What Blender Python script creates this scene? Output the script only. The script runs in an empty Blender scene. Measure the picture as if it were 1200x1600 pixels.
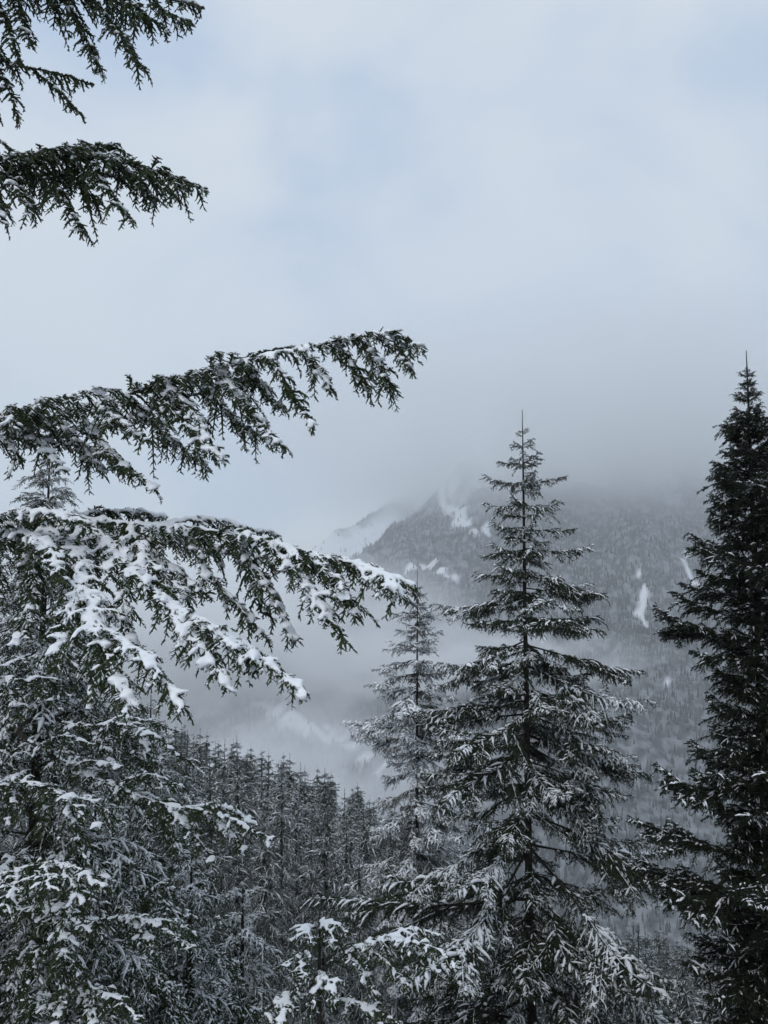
import bpy, math
import numpy as np
from mathutils import Vector, Matrix

# ------------------------------------------------------------------ camera, sky, sun, exposure
scene = bpy.context.scene
COL = scene.collection
PITCH = math.radians(5.0)
FOC = 1244.0                                     # focal length in photo pixels (1200 x 1600)
cam_d = bpy.data.cameras.new('camera')
cam = bpy.data.objects.new('camera', cam_d)
COL.objects.link(cam)
cam.location = (0, 0, 0)
cam.rotation_euler = (math.pi / 2 + PITCH, 0, 0)
cam_d.sensor_fit = 'VERTICAL'
cam_d.sensor_height = 36.0
cam_d.sensor_width = 27.0
cam_d.lens = 36.0 * FOC / 1600.0
cam_d.clip_start = 0.05
cam_d.clip_end = 20000
scene.camera = cam

SUN_EL, SUN_ROT = math.radians(48), math.radians(205)
world = bpy.data.worlds.new('World')
scene.world = world
world.use_nodes = True
wn, wl = world.node_tree.nodes, world.node_tree.links
wn.clear()
w_out = wn.new('ShaderNodeOutputWorld')
w_bg = wn.new('ShaderNodeBackground')
w_bg.inputs['Strength'].default_value = 0.116
w_sky = wn.new('ShaderNodeTexSky')
w_sky.sky_type = 'NISHITA'
w_sky.sun_disc = False
w_sky.sun_elevation = SUN_EL
w_sky.sun_rotation = SUN_ROT
w_tc = wn.new('ShaderNodeTexCoord')
w_map = wn.new('ShaderNodeMapping')
w_map.inputs['Scale'].default_value = (1.0, 1.0, 1.5)
w_map.inputs['Location'].default_value = (1.96, -2.07, -4.99)
w_n = wn.new('ShaderNodeTexNoise')
w_n.inputs['Scale'].default_value = 3.1
w_n.inputs['Detail'].default_value = 5.0
w_n.inputs['Roughness'].default_value = 0.45
w_n.inputs['Distortion'].default_value = 0.4
w_r = wn.new('ShaderNodeMapRange')
w_r.interpolation_type = 'SMOOTHSTEP'
w_r.inputs['From Min'].default_value = 0.31
w_r.inputs['From Max'].default_value = 0.64
w_r.inputs['To Min'].default_value = 0.0
w_r.inputs['To Max'].default_value = 1.0
w_cl = wn.new('ShaderNodeMix')
w_cl.data_type = 'RGBA'
w_cl.inputs['A'].default_value = (4.35, 5.6, 7.4, 1)      # thinner cloud, the blue coming through
w_cl.inputs['B'].default_value = (6.9, 7.5, 8.0, 1)      # thicker pale cloud
w_mx = wn.new('ShaderNodeMix')
w_mx.data_type = 'RGBA'
w_mx.inputs['Factor'].default_value = 0.82
wl.new(w_tc.outputs['Generated'], w_map.inputs['Vector'])
wl.new(w_map.outputs['Vector'], w_n.inputs['Vector'])
wl.new(w_n.outputs['Fac'], w_r.inputs['Value'])
wl.new(w_r.outputs['Result'], w_cl.inputs['Factor'])
wl.new(w_sky.outputs['Color'], w_mx.inputs['A'])
wl.new(w_cl.outputs['Result'], w_mx.inputs['B'])
wl.new(w_mx.outputs['Result'], w_bg.inputs['Color'])
wl.new(w_bg.outputs['Background'], w_out.inputs['Surface'])

sun_d = bpy.data.lights.new('sun', 'SUN')
sun_d.energy = 0.9
sun_d.angle = math.radians(40)
sun_d.color = (1.0, 0.985, 0.965)
sun = bpy.data.objects.new('sun', sun_d)
COL.objects.link(sun)
_sd = Vector((math.sin(SUN_ROT) * math.cos(SUN_EL), math.cos(SUN_ROT) * math.cos(SUN_EL), math.sin(SUN_EL)))
sun.rotation_euler = (-_sd).to_track_quat('-Z', 'Y').to_euler()

vs = scene.view_settings
vs.view_transform = 'Standard'
vs.look = 'None'
vs.exposure = 0.0
vs.gamma = 1.0
vs.use_curve_mapping = False
cy = scene.cycles
cy.max_bounces = 12
cy.diffuse_bounces = 3
cy.glossy_bounces = 1
cy.transmission_bounces = 2
cy.volume_bounces = 11
cy.transparent_max_bounces = 8
cy.use_denoising = True
cy.denoiser = 'OPENIMAGEDENOISE'
cy.denoising_input_passes = 'RGB_ALBEDO_NORMAL'
cy.denoising_prefilter = 'ACCURATE'
cy.volume_step_rate = 1.0
cy.volume_max_steps = 256

# ------------------------------------------------------------------ helpers
CP, SP = math.cos(PITCH), math.sin(PITCH)


def at(px, py, Y):
    """the place in the world at depth Y that a photo pixel looks at"""
    u, w = (px - 600.0) / FOC, (800.0 - py) / FOC
    y, z = CP - SP * w, SP + CP * w
    return np.array([u / y * Y, Y, z / y * Y])


def pix(p):
    x, y, z = p[..., 0], p[..., 1], p[..., 2]
    d = CP * y + SP * z
    return 600 + FOC * x / d, 800 - FOC * (CP * z - SP * y) / d


def unit(v):
    return v / np.maximum(np.linalg.norm(v, axis=-1, keepdims=True), 1e-9)


UP = np.array([0.0, 0.0, 1.0])


class Geo:
    def __init__(self):
        self.v, self.f, self.m, self.n = [], [], [], 0

    def add(self, V, F, mat=0):
        V = np.asarray(V, dtype=np.float32).reshape(-1, 3)
        F = np.asarray(F, dtype=np.int32).reshape(-1, 3)
        self.v.append(V)
        self.f.append(F + self.n)
        self.m.append(np.full(len(F), mat, dtype=np.int32))
        self.n += len(V)

    def arrays(self):
        if not self.v:
            return np.zeros((0, 3), np.float32), np.zeros((0, 3), np.int32), np.zeros(0, np.int32)
        return np.concatenate(self.v), np.concatenate(self.f), np.concatenate(self.m)

    def mesh(self, name, mats, smooth=False):
        return to_mesh(name, *self.arrays(), mats, smooth)


TRIS = 0


def to_mesh(name, V, F, M, mats, smooth=False):
    global TRIS
    me = bpy.data.meshes.new(name)
    k = len(F)
    TRIS += k
    me.vertices.add(len(V))
    me.vertices.foreach_set('co', np.ascontiguousarray(V, dtype=np.float32).ravel())
    me.loops.add(k * 3)
    me.loops.foreach_set('vertex_index', np.ascontiguousarray(F, dtype=np.int32).ravel())
    me.polygons.add(k)
    me.polygons.foreach_set('loop_start', np.arange(0, k * 3, 3, dtype=np.int32))
    me.polygons.foreach_set('material_index', np.ascontiguousarray(M, dtype=np.int32))
    me.polygons.foreach_set('use_smooth', np.full(k, smooth, dtype=bool))
    for m in mats:
        me.materials.append(m)
    me.update(calc_edges=True)
    return me


def link(name, data, parent=None, mat=None):
    o = bpy.data.objects.new(name, data)
    COL.objects.link(o)
    if parent is not None:
        o.parent = parent
    if mat is not None:
        o.matrix_local = mat
    return o


def tag(o, label=None, cat=None, group=None, kind=None):
    if label:
        o['label'] = label
    if cat:
        o['category'] = cat
    if group:
        o['group'] = group
    if kind:
        o['kind'] = kind
    return o


def vnoise(x, y, seed=0):
    """smooth value noise on arrays"""
    xi, yi = np.floor(x), np.floor(y)
    fx, fy = x - xi, y - yi
    fx, fy = fx * fx * (3 - 2 * fx), fy * fy * (3 - 2 * fy)

    def h(a, b):
        s = np.sin(a * 127.1 + b * 311.7 + seed * 74.7) * 43758.5453
        return s - np.floor(s)
    return (h(xi, yi) * (1 - fx) + h(xi + 1, yi) * fx) * (1 - fy) + (h(xi, yi + 1) * (1 - fx) + h(xi + 1, yi + 1) * fx) * fy


def fbm(x, y, seed=0, octs=4):
    a, s, t = 0.5, 0.0, 0.0
    for i in range(octs):
        s = s + a * vnoise(x * 2 ** i, y * 2 ** i, seed + i * 13)
        t += a
        a *= 0.5
    return s / t


def sstep(a, b, x):
    t = np.clip((x - a) / (b - a), 0, 1)
    return t * t * (3 - 2 * t)


# ------------------------------------------------------------------ materials
def principled(name, color, rough=0.7, spec=0.3):
    m = bpy.data.materials.new(name)
    m.use_nodes = True
    b = m.node_tree.nodes['Principled BSDF']
    b.inputs['Base Color'].default_value = (*color, 1)
    b.inputs['Roughness'].default_value = rough
    b.inputs['Specular IOR Level'].default_value = spec
    return m, m.node_tree.nodes, m.node_tree.links, b


def noisy(name, c0, c1, scale, rough=0.7, spec=0.3, detail=4, lo=0.3, hi=0.7, bump=0.0, bump_scale=None, bump_dist=0.01):
    m, n, l, b = principled(name, c0, rough, spec)
    tc = n.new('ShaderNodeTexCoord')
    t = n.new('ShaderNodeTexNoise')
    t.inputs['Scale'].default_value = scale
    t.inputs['Detail'].default_value = detail
    r = n.new('ShaderNodeMapRange')
    r.inputs['From Min'].default_value = lo
    r.inputs['From Max'].default_value = hi
    mx = n.new('ShaderNodeMix')
    mx.data_type = 'RGBA'
    mx.inputs['A'].default_value = (*c0, 1)
    mx.inputs['B'].default_value = (*c1, 1)
    l.new(tc.outputs['Object'], t.inputs['Vector'])
    l.new(t.outputs['Fac'], r.inputs['Value'])
    l.new(r.outputs['Result'], mx.inputs['Factor'])
    l.new(mx.outputs['Result'], b.inputs['Base Color'])
    if bump:
        t2 = n.new('ShaderNodeTexNoise')
        t2.inputs['Scale'].default_value = bump_scale
        t2.inputs['Detail'].default_value = 3
        bp = n.new('ShaderNodeBump')
        bp.inputs['Strength'].default_value = bump
        bp.inputs['Distance'].default_value = bump_dist
        l.new(tc.outputs['Object'], t2.inputs['Vector'])
        l.new(t2.outputs['Fac'], bp.inputs['Height'])
        l.new(bp.outputs['Normal'], b.inputs['Normal'])
    return m


M_NEEDLE_H = noisy('hemlock_needles', (0.018, 0.029, 0.011), (0.044, 0.060, 0.022), 9.0, 0.6, 0.25)
M_NEEDLE_F = noisy('fir_needles', (0.019, 0.029, 0.014), (0.044, 0.058, 0.028), 7.0, 0.55, 0.3)
M_NEEDLE_D = noisy('dark_fir_needles', (0.010, 0.016, 0.008), (0.026, 0.035, 0.018), 7.0, 0.55, 0.25)
M_BARK = noisy('bark', (0.018, 0.015, 0.013), (0.055, 0.047, 0.041), 14.0, 0.9, 0.1, bump=0.6, bump_scale=30, bump_dist=0.02)
M_SNOW = noisy('snow', (0.80, 0.82, 0.85), (0.88, 0.89, 0.90), 12.0, 0.65, 0.2, bump=0.35, bump_scale=55, bump_dist=0.008)
M_NEEDLE_FROST = noisy('frosted_needles', (0.028, 0.038, 0.024), (0.30, 0.315, 0.32), 2.6, 0.7, 0.2, lo=0.42, hi=0.72)
M_SNOW_FAR = noisy('snow_on_far_trees', (0.74, 0.76, 0.79), (0.85, 0.86, 0.88), 3.0, 0.7, 0.2)


# ------------------------------------------------------------------ growing sprays of needles, wood and snow
def bez(P0, P1, P2, t):
    t = t[..., None]
    return (1 - t) ** 2 * P0 + 2 * t * (1 - t) * P1 + t ** 2 * P2


def dbez(P0, P1, P2, t):
    t = t[..., None]
    return unit(2 * (1 - t) * (P1 - P0) + 2 * t * (P2 - P1))


def side_of(T):
    L = np.cross(T, UP)
    bad = np.linalg.norm(L, axis=-1) < 0.05
    L[bad] = np.array([0, 1.0, 0])
    L = unit(L)
    return L, unit(np.cross(L, T))


def tubes(geo, P, R, sides, mat):
    """P (N,K,3) centre lines, R (N,K) radii"""
    N, K, _ = P.shape
    if N == 0:
        return
    T = np.empty_like(P)
    T[:, 1:-1] = P[:, 2:] - P[:, :-2]
    T[:, 0] = P[:, 1] - P[:, 0]
    T[:, -1] = P[:, -1] - P[:, -2]
    T = unit(T)
    ref = np.where(np.abs(T[:, :1, 2:3]) > 0.9, np.array([1.0, 0, 0]), UP)
    A = unit(np.cross(T, np.broadcast_to(ref, T.shape)))
    B = np.cross(A, T)
    a = np.arange(sides) / sides * 2 * np.pi
    V = P[:, :, None] + R[:, :, None, None] * (np.cos(a)[None, None, :, None] * A[:, :, None] + np.sin(a)[None, None, :, None] * B[:, :, None])
    i = np.arange(K - 1)[:, None] * sides
    j = np.arange(sides)[None]
    j2 = (j + 1) % sides
    q = np.stack([i + j, i + j2, i + sides + j2, i + sides + j], -1).reshape(-1, 4)
    F = np.concatenate([q[:, [0, 1, 2]], q[:, [0, 2, 3]]])
    geo.add(V, (F[None] + (np.arange(N) * K * sides)[:, None, None]), mat)


def needles(geo, rng, P0, P1, P2, dens, nl, nw, mat, below=0.35, fwd=0.75):
    L = np.linalg.norm(P2 - P0, axis=1)
    cnt = np.maximum(2, np.round(L * dens * rng.uniform(0.85, 1.15, len(L)))).astype(int)
    idx = np.repeat(np.arange(len(L)), cnt)
    n = len(idx)
    t = rng.random(n) ** 0.9
    t = np.concatenate([t])
    p = bez(P0[idx], P1[idx], P2[idx], t)
    T = dbez(P0[idx], P1[idx], P2[idx], t)
    S, U = side_of(T)
    ph = rng.random(n) * 2 * np.pi
    r = np.cos(ph)[:, None] * S + (np.sin(ph) * np.where(np.sin(ph) < 0, below * 2, 0.8))[:, None] * U
    tipw = (0.4 + fwd * (0.6 + 0.9 * t))[:, None]
    d = unit(unit(r) + T * tipw + rng.normal(0, 0.15, (n, 3)))
    ln = nl * rng.uniform(0.65, 1.2, n)[:, None] * (1.0 - 0.25 * t[:, None])
    ps = rng.random(n)[:, None] * np.pi
    W = unit(T * np.cos(ps) + np.cross(d, T) * np.sin(ps)) * (nw * 0.5)
    V = np.stack([p - W, p + W, p + d * ln], 1)
    geo.add(V, np.arange(n * 3).reshape(-1, 3), mat)


def snow_strips(geo, rng, P0, P1, P2, w, S=4, ring=5, h=0.75, lift=0.25, t0=0.0, t1=1.0, rough=0.25):
    """loaves of snow lying along the top of twigs; w (N,) half widths"""
    N = len(P0)
    if N == 0:
        return
    ts = np.linspace(0, 1, S)
    a0 = t0 + rng.uniform(0, 0.15, N)
    a1 = t1 - rng.uniform(0, 0.12, N)
    t = a0[:, None] + (a1 - a0)[:, None] * ts[None]
    E = lambda Q: np.broadcast_to(Q[:, None], (N, S, 3))
    p = bez(E(P0), E(P1), E(P2), t)
    T = dbez(E(P0), E(P1), E(P2), t)
    Sd, U = side_of(T.reshape(-1, 3))
    Sd, U = Sd.reshape(N, S, 3), U.reshape(N, S, 3)
    U = unit(U * 0.7 + UP * 0.5)
    prof = np.clip(np.sin(np.pi * (0.10 + 0.84 * ts)), 0.15, 1) ** 0.6
    flat = np.clip(1.12 - np.abs(T[..., 2]) ** 1.3 * 1.12, 0.06, 1)
    W = w[:, None] * prof[None] * flat * rng.uniform(1 - rough, 1 + rough, (N, S))
    H = W * h * rng.uniform(1 - rough, 1 + rough, (N, S))
    p = p + Sd * (rng.normal(0, 0.18, (N, S)) * W)[..., None]
    if ring == 3:
        ca, sa = np.array([-1.0, 0.0, 1.0]), np.array([-0.1, 1.0, -0.1])
    elif ring == 5:
        ca, sa = np.array([-1.0, -0.62, 0.62, 1.0, 0.0]), np.array([0.0, 0.85, 0.85, 0.0, -0.35])
    else:
        ca, sa = np.array([-1.0, 0.0, 1.0, 0.0]), np.array([0.0, 1.0, 0.0, -0.3])
    V = p[:, :, None] + Sd[:, :, None] * (W[:, :, None, None] * ca[None, None, :, None]) + U[:, :, None] * (H[:, :, None, None] * (sa + lift)[None, None, :, None])
    i = np.arange(S - 1)[:, None] * ring
    j = np.arange(ring)[None]
    j2 = (j + 1) % ring
    q = np.stack([i + j, i + j2, i + ring + j2, i + ring + j], -1).reshape(-1, 4)
    F = np.concatenate([q[:, [0, 1, 2]], q[:, [0, 2, 3]]])
    caps = []
    for k in range(1, ring - 1):
        caps.append([0, k + 1, k])
        b = (S - 1) * ring
        caps.append([b, b + k, b + k + 1])
    F = np.concatenate([F, np.array(caps)])
    geo.add(V, (F[None] + (np.arange(N) * S * ring)[:, None, None]), 0)


_ph = (1 + 5 ** 0.5) / 2
ICO_V = unit(np.array([(-1, _ph, 0), (1, _ph, 0), (-1, -_ph, 0), (1, -_ph, 0), (0, -1, _ph), (0, 1, _ph), (0, -1, -_ph), (0, 1, -_ph), (_ph, 0, -1), (_ph, 0, 1), (-_ph, 0, -1), (-_ph, 0, 1)], float))
ICO_F = np.array([(0, 11, 5), (0, 5, 1), (0, 1, 7), (0, 7, 10), (0, 10, 11), (1, 5, 9), (5, 11, 4), (11, 10, 2), (10, 7, 6), (7, 1, 8),
                  (3, 9, 4), (3, 4, 2), (3, 2, 6), (3, 6, 8), (3, 8, 9), (4, 9, 5), (2, 4, 11), (6, 2, 10), (8, 6, 7), (9, 8, 1)])


def snow_lumps(geo, rng, C, T, r):
    """rounded pillows of snow caught on the twigs"""
    n = len(C)
    if n == 0:
        return
    S, U = side_of(T.copy())
    U = unit(U * 0.5 + UP * 0.6)
    X = unit(np.cross(S, U))
    j = rng.uniform(0.78, 1.2, (n, 12))
    a = ICO_V[None] * j[..., None]
    V = C[:, None] + r[:, None, None] * (X[:, None] * a[..., :1] * 1.7 + S[:, None] * a[..., 1:2] * 1.15 + U[:, None] * (a[..., 2:] * 0.48 + 0.25))
    geo.add(V, ICO_F[None] + (np.arange(n) * 12)[:, None, None], 0)


HEM = dict(perk=0.33, blob=0.7, blob_r=0.026, lat_sp=0.042, ang=58, lat_len=0.235, lat_droop=0.55, tw_sp=0.028, tw_len=0.070, tw_ang=50, nl=0.022, nw=0.0145, nd=112, core=0.0076,
           snow_tw=0.30, snow_tw_w=0.015, snow_lat=0.62, snow_lat_w=0.023, snow_ax_w=0.042, prune=0.0, S=2, ring=4, wood=3)
FIR = dict(tip=0.75, lat_sp=0.070, ang=46, lat_len=0.31, lat_droop=0.30, tw_sp=0.078, tw_len=0.125, tw_ang=40, nl=0.033, nw=0.0150, nd=245,
           snow_tw=0.55, snow_tw_w=0.0185, snow_lat=0.8, snow_lat_w=0.025, snow_ax_w=0.014, prune=0.10, S=4, ring=4, wood=3)


def resample(pts, n):
    """a smooth line through control points"""
    pts = np.asarray(pts, float)
    k = len(pts)
    ext = np.vstack([2 * pts[0] - pts[1], pts, 2 * pts[-1] - pts[-2]])
    out = []
    m = 12
    for i in range(k - 1):
        p0, p1, p2, p3 = ext[i], ext[i + 1], ext[i + 2], ext[i + 3]
        for t in np.arange(m) / m:
            out.append(0.5 * ((2 * p1) + (-p0 + p2) * t + (2 * p0 - 5 * p1 + 4 * p2 - p3) * t * t + (-p0 + 3 * p1 - 3 * p2 + p3) * t ** 3))
    out.append(pts[-1])
    out = np.array(out)
    s = np.concatenate([[0], np.cumsum(np.linalg.norm(np.diff(out, axis=0), axis=1))])
    q = np.linspace(0, s[-1], n)
    return np.stack([np.interp(q, s, out[:, c]) for c in range(3)], 1), s[-1]


def grow(geo, snow, rng, pts, r0, r1, prm, bare=0.0, len_fn=None, snow_amt=1.0, scale=1.0, hang=0.0):
    """one woody axis with side twigs, twiglets, needles (slot 1) and snow; wood is slot 0.
    len_fn(s) = length factor of the side twigs along the axis"""
    A, L = resample(pts, max(8, int(8 * len(pts))))
    n = len(A)
    tubes(geo, A[None], (r1 + (r0 - r1) * np.linspace(1, 0, n) ** 2.0)[None], 6, 0)
    m = max(4, int(L * (1 - bare) / prm['lat_sp'] * 2))
    s = bare + (1 - bare) * (np.arange(m) + rng.uniform(-0.4, 0.4, m)) / m
    s = np.clip(s, bare, 0.995)
    s = s[rng.random(m) > prm['prune']]
    m = len(s)
    fi = s * (n - 1)
    i0 = np.minimum(fi.astype(int), n - 2)
    p = A[i0] + (A[i0 + 1] - A[i0]) * (fi - i0)[:, None]
    T = unit(A[i0 + 1] - A[i0])
    S, U = side_of(T)
    sg = np.where(np.arange(m) % 2 == 0, 1.0, -1.0)
    ang = np.radians(prm['ang'] + rng.normal(0, 9, m))
    lf = (len_fn(s) if len_fn else (0.35 + 0.65 * np.minimum(1, (1 - s) * 3.0)) * (0.6 + 0.4 * np.minimum(1, s * 4)))
    ln = prm['lat_len'] * scale * lf * np.clip(rng.lognormal(-0.16, 0.36, m), 0.3, 1.8)
    tilt = rng.normal(0.05, 0.28, m) - hang * rng.uniform(0.2, 1.2, m)
    pk = (rng.random(m) < prm.get('perk', 0)) * rng.uniform(0.5, 1.3, m)
    tilt = tilt + pk
    ln = ln * (1 - 0.35 * np.minimum(pk, 1))
    d = unit(T * np.cos(ang)[:, None] + (S * sg[:, None]) * np.sin(ang)[:, None] + U * tilt[:, None])
    dr = prm['lat_droop'] * rng.uniform(0.4, 1.5, m) + hang * 0.3
    P0 = p
    P1 = p + d * (ln * 0.55)[:, None] + UP * (0.04 * ln)[:, None]
    P2 = p + d * ln[:, None] - UP * (dr * ln)[:, None]
    # twiglets on each side twig
    cnt = np.maximum(0, np.round(ln / (prm['tw_sp'] * scale ** 0.5) * 2 * 0.85)).astype(int)
    idx = np.repeat(np.arange(m), cnt)
    k = len(idx)
    if k:
        first = np.concatenate([[0], np.cumsum(cnt)[:-1]])
        order = np.arange(k) - first[idx]
        t = np.clip((order + 0.8 + rng.uniform(-0.3, 0.3, k)) / (cnt[idx] + 0.6), 0.06, 0.98)
        q = bez(P0[idx], P1[idx], P2[idx], t)
        TT = dbez(P0[idx], P1[idx], P2[idx], t)
        S2, U2 = side_of(TT)
        sg2 = np.where(order % 2 == 0, 1.0, -1.0)
        an = np.radians(prm['tw_ang'] + rng.normal(0, 10, k))
        tl = prm['tw_len'] * scale ** 0.5 * rng.uniform(0.5, 1.25, k) * (1.0 - 0.5 * t) * np.minimum(1, ln[idx] / (prm['lat_len'] * 0.5))
        dd = unit(TT * np.cos(an)[:, None] + S2 * (sg2 * np.sin(an))[:, None] + U2 * rng.normal(-0.05, 0.3, k)[:, None])
        Q0, Q1 = q, q + dd * (tl * 0.55)[:, None]
        Q2 = q + dd * tl[:, None] - UP * (tl * rng.uniform(0.1, 0.45, k))[:, None]
    else:
        Q0 = Q1 = Q2 = np.zeros((0, 3))
    if prm['wood']:
        tt = np.linspace(0, 1, 3)
        C = np.stack([bez(P0, P1, P2, np.full(m, x)) for x in tt], 1)
        R = (np.clip(ln * 0.012, 0.0015, 0.006)[:, None] * np.array([1.0, 0.7, 0.3])[None])
        tubes(geo, C, R, 3, 0)
    nd, nl, nw = prm['nd'], prm['nl'], prm['nw']
    if prm.get('core') and k:
        C = np.stack([bez(Q0, Q1, Q2, np.full(k, x)) for x in (0.0, 1.0)], 1)
        tubes(geo, C, prm['core'] * rng.uniform(0.75, 1.3, k)[:, None] * np.array([1.1, 0.35])[None], 3, 1)
        C = np.stack([bez(P0, P1, P2, np.full(m, x)) for x in (0.0, 0.5, 1.0)], 1)
        tubes(geo, C, prm['core'] * 1.2 * rng.uniform(0.75, 1.3, m)[:, None] * np.array([0.9, 1.1, 0.15])[None], 3, 1)
    needles(geo, rng, P0, P1, P2, nd, nl, nw, 1)
    if k:
        needles(geo, rng, Q0, Q1, Q2, nd, nl, nw, 1)
    # needles and tip shoot on the axis itself
    c = A[int(n * max(bare, 0.15)):]
    needles(geo, rng, c[:-1], (c[:-1] + c[1:]) / 2, c[1:], nd * 1.3, nl * 1.4, nw, 1)
    if snow is not None and snow_amt > 0:
        S_, rg = prm['S'], prm['ring']
        snow, fine = snow if isinstance(snow, tuple) else (snow, snow)      # pads that run together, dustings on twiglets
        cl = fbm(p[:, 0] * 3.1 + 7, (p[:, 1] + p[:, 2]) * 3.1, int(rng.integers(1000)), 2)      # snow lies in clumps
        cl = cl * np.clip((1 - prm.get('tip', 0)) + prm.get('tip', 0) * 1.9 * s ** 1.3, 0, 1.25)
        keep = rng.random(m) < prm['snow_lat'] * snow_amt * np.clip(cl * 2.2 - 0.2, 0.06, 1.3)
        w = prm['snow_lat_w'] * scale ** 0.5 * rng.uniform(0.6, 1.35, m) * np.clip(ln / (prm['lat_len'] * 0.6), 0.5, 1.1) * min(1.15, 0.65 + 0.4 * snow_amt)
        snow_strips(snow, rng, P0[keep], P1[keep], P2[keep], w[keep], S_ + 1, rg, lift=0.30)
        if k:
            keep2 = rng.random(k) < prm['snow_tw'] * snow_amt * np.clip(cl[idx] * 2.2 - 0.2, 0.04, 1.3)
            w2 = prm['snow_tw_w'] * scale ** 0.5 * rng.uniform(0.6, 1.4, k) * min(1.15, 0.65 + 0.4 * snow_amt)
            snow_strips(fine, rng, Q0[keep2], Q1[keep2], Q2[keep2], w2[keep2], S_, rg, lift=0.30)
        if prm.get('blob'):
            nb = int(m * prm['blob'] * snow_amt)
            ii = rng.integers(0, m, nb)
            ii = ii[rng.random(nb) < np.clip(cl[ii] * 2.4 - 0.3, 0.1, 1.2)]
            tb = rng.uniform(0.05, 0.9, len(ii))
            snow_lumps(snow, rng, bez(P0[ii], P1[ii], P2[ii], tb), dbez(P0[ii], P1[ii], P2[ii], tb),
                       prm['blob_r'] * rng.uniform(0.55, 1.35, len(ii)) * (0.8 + 0.2 * snow_amt) * (1.1 - 0.5 * tb))
        g = np.arange(int(n * bare * 0.8), n - 2, 1)
        g = g[rng.random(len(g)) < 0.85 * snow_amt]
        if len(g):
            snow_strips(snow, rng, A[g], A[np.minimum(g + 1, n - 1)], A[np.minimum(g + 2, n - 1)],
                        prm['snow_ax_w'] * rng.uniform(0.6, 1.2, len(g)) * np.linspace(1, 0.55, len(g)), 3, rg, lift=0.35 + r0 * 0, t0=-0.15, t1=1.15)


def frame_mat(base, d, roll=0.0, scale=1.0, up=UP):
    x = unit(np.asarray(d, float))
    y = np.cross(up, x)
    y = unit(y)
    z = np.cross(x, y)
    c, s = math.cos(roll), math.sin(roll)
    y, z = y * c + z * s, z * c - y * s
    return Matrix(((x[0] * scale, y[0] * scale, z[0] * scale, base[0]),
                   (x[1] * scale, y[1] * scale, z[1] * scale, base[1]),
                   (x[2] * scale, y[2] * scale, z[2] * scale, base[2]),
                   (0, 0, 0, 1)))


# ------------------------------------------------------------------ terrain
GY = np.array([-80, 0, 2, 6, 10, 16, 26, 45, 70, 100, 125, 200, 400, 900, 1300])
GZ = np.array([22, -1.7, -2.3, -5.2, -8.2, -12.2, -18.5, -28, -36, -43.5, -52, -98, -225, -545, -580])


def ground(x, y):
    x, y = np.asarray(x, float), np.asarray(y, float)
    z = np.interp(y, GY, GZ)
    lat = np.where(x < 0, -0.33 * x, -0.55 * x) * sstep(0, 28, y) * (1 - sstep(150, 700, y))
    lat = np.clip(lat, -60, 55)
    return z + lat + (fbm(x * 0.13, y * 0.13, 5) - 0.5) * 1.6 * sstep(2, 12, y) + (fbm(x * 0.02, y * 0.02, 9) - 0.5) * 14 * sstep(60, 250, y)


YV = 1150.0


def mountain_h(x, y):
    x, y = np.asarray(x, float), np.asarray(y, float)
    rough = (fbm(x * 0.0042, y * 0.0042, 3, 5) - 0.5) * 150 + (fbm(x * 0.016, y * 0.016, 21, 4) - 0.5) * 46
    gul = np.abs(fbm((x + y * 0.12) * 0.0060, y * 0.0010, 31, 3) - 0.5) * 2            # gullies run down the face
    rough = rough + (gul - 0.35) * 95
    yv = YV + 120 * np.tanh(-x / 600)
    front = -575 + 0.60 * (y - yv)
    front = front + np.maximum(0, y - 2500) * 0.18
    left2 = 94 + 0.80 * (x + 67) + (y - 2400) * 0.05
    a = np.minimum(front, left2) - np.maximum(0, y - 2780) * 1.1
    b = np.minimum(np.minimum(-170 + 1.15 * (y - 2700), 455 + 0.72 * (x - 217)), 600)
    b = np.where(y < 2650, -2000, b)
    b2 = np.minimum(front - 40, 600) * sstep(350, 800, x) + (1 - sstep(350, 800, x)) * -2000
    h = np.maximum(np.maximum(a, b), b2) + rough * sstep(1150, 1600, y) * (1 - 0.6 * sstep(2600, 2800, y))
    # the low spur in front, coming in from the left
    sx0, sy0, sz0, sx1, sy1, sz1 = -760, 1640, -190, 260, 1340, -490
    dx, dy = sx1 - sx0, sy1 - sy0
    t = ((x - sx0) * dx + (y - sy0) * dy) / (dx * dx + dy * dy)
    dist = ((x - sx0) * -dy + (y - sy0) * dx) / math.hypot(dx, dy)
    sp = sz0 + (sz1 - sz0) * t - np.abs(dist) * np.where(dist < 0, 0.75, 0.55) + (fbm(x * 0.012, y * 0.012, 51, 3) - 0.5) * 36
    h = np.maximum(h, sp)
    return np.maximum(h, -600 + (fbm(x * 0.006, y * 0.006, 77, 3) - 0.5) * 30)


def sheet(name, xs, ys, fn, mats, attr=None):
    X, Y = np.meshgrid(xs, ys)
    Z = fn(X, Y)
    V = np.stack([X, Y, Z], -1).reshape(-1, 3)
    nx, ny = len(xs), len(ys)
    i, j = np.meshgrid(np.arange(nx - 1), np.arange(ny - 1))
    q = (j * nx + i).ravel()
    F = np.concatenate([np.stack([q, q + 1, q + nx + 1], 1), np.stack([q, q + nx + 1, q + nx], 1)])
    me = to_mesh(name, V, F, np.zeros(len(F), np.int32), mats, True)
    if attr is not None:
        a = me.attributes.new('snowfield', 'FLOAT', 'POINT')
        a.data.foreach_set('value', attr(X, Y).astype(np.float32).ravel())
    return me


def ray_hit(px, py, y0=1000, y1=3600):
    ys = np.arange(y0, y1, 4.0)
    p = np.stack([at(px, py, y) for y in ys])
    h = mountain_h(p[:, 0], p[:, 1])
    below = np.nonzero(h >= p[:, 2])[0]
    if len(below) == 0:
        return None
    return p[below[0]]


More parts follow.
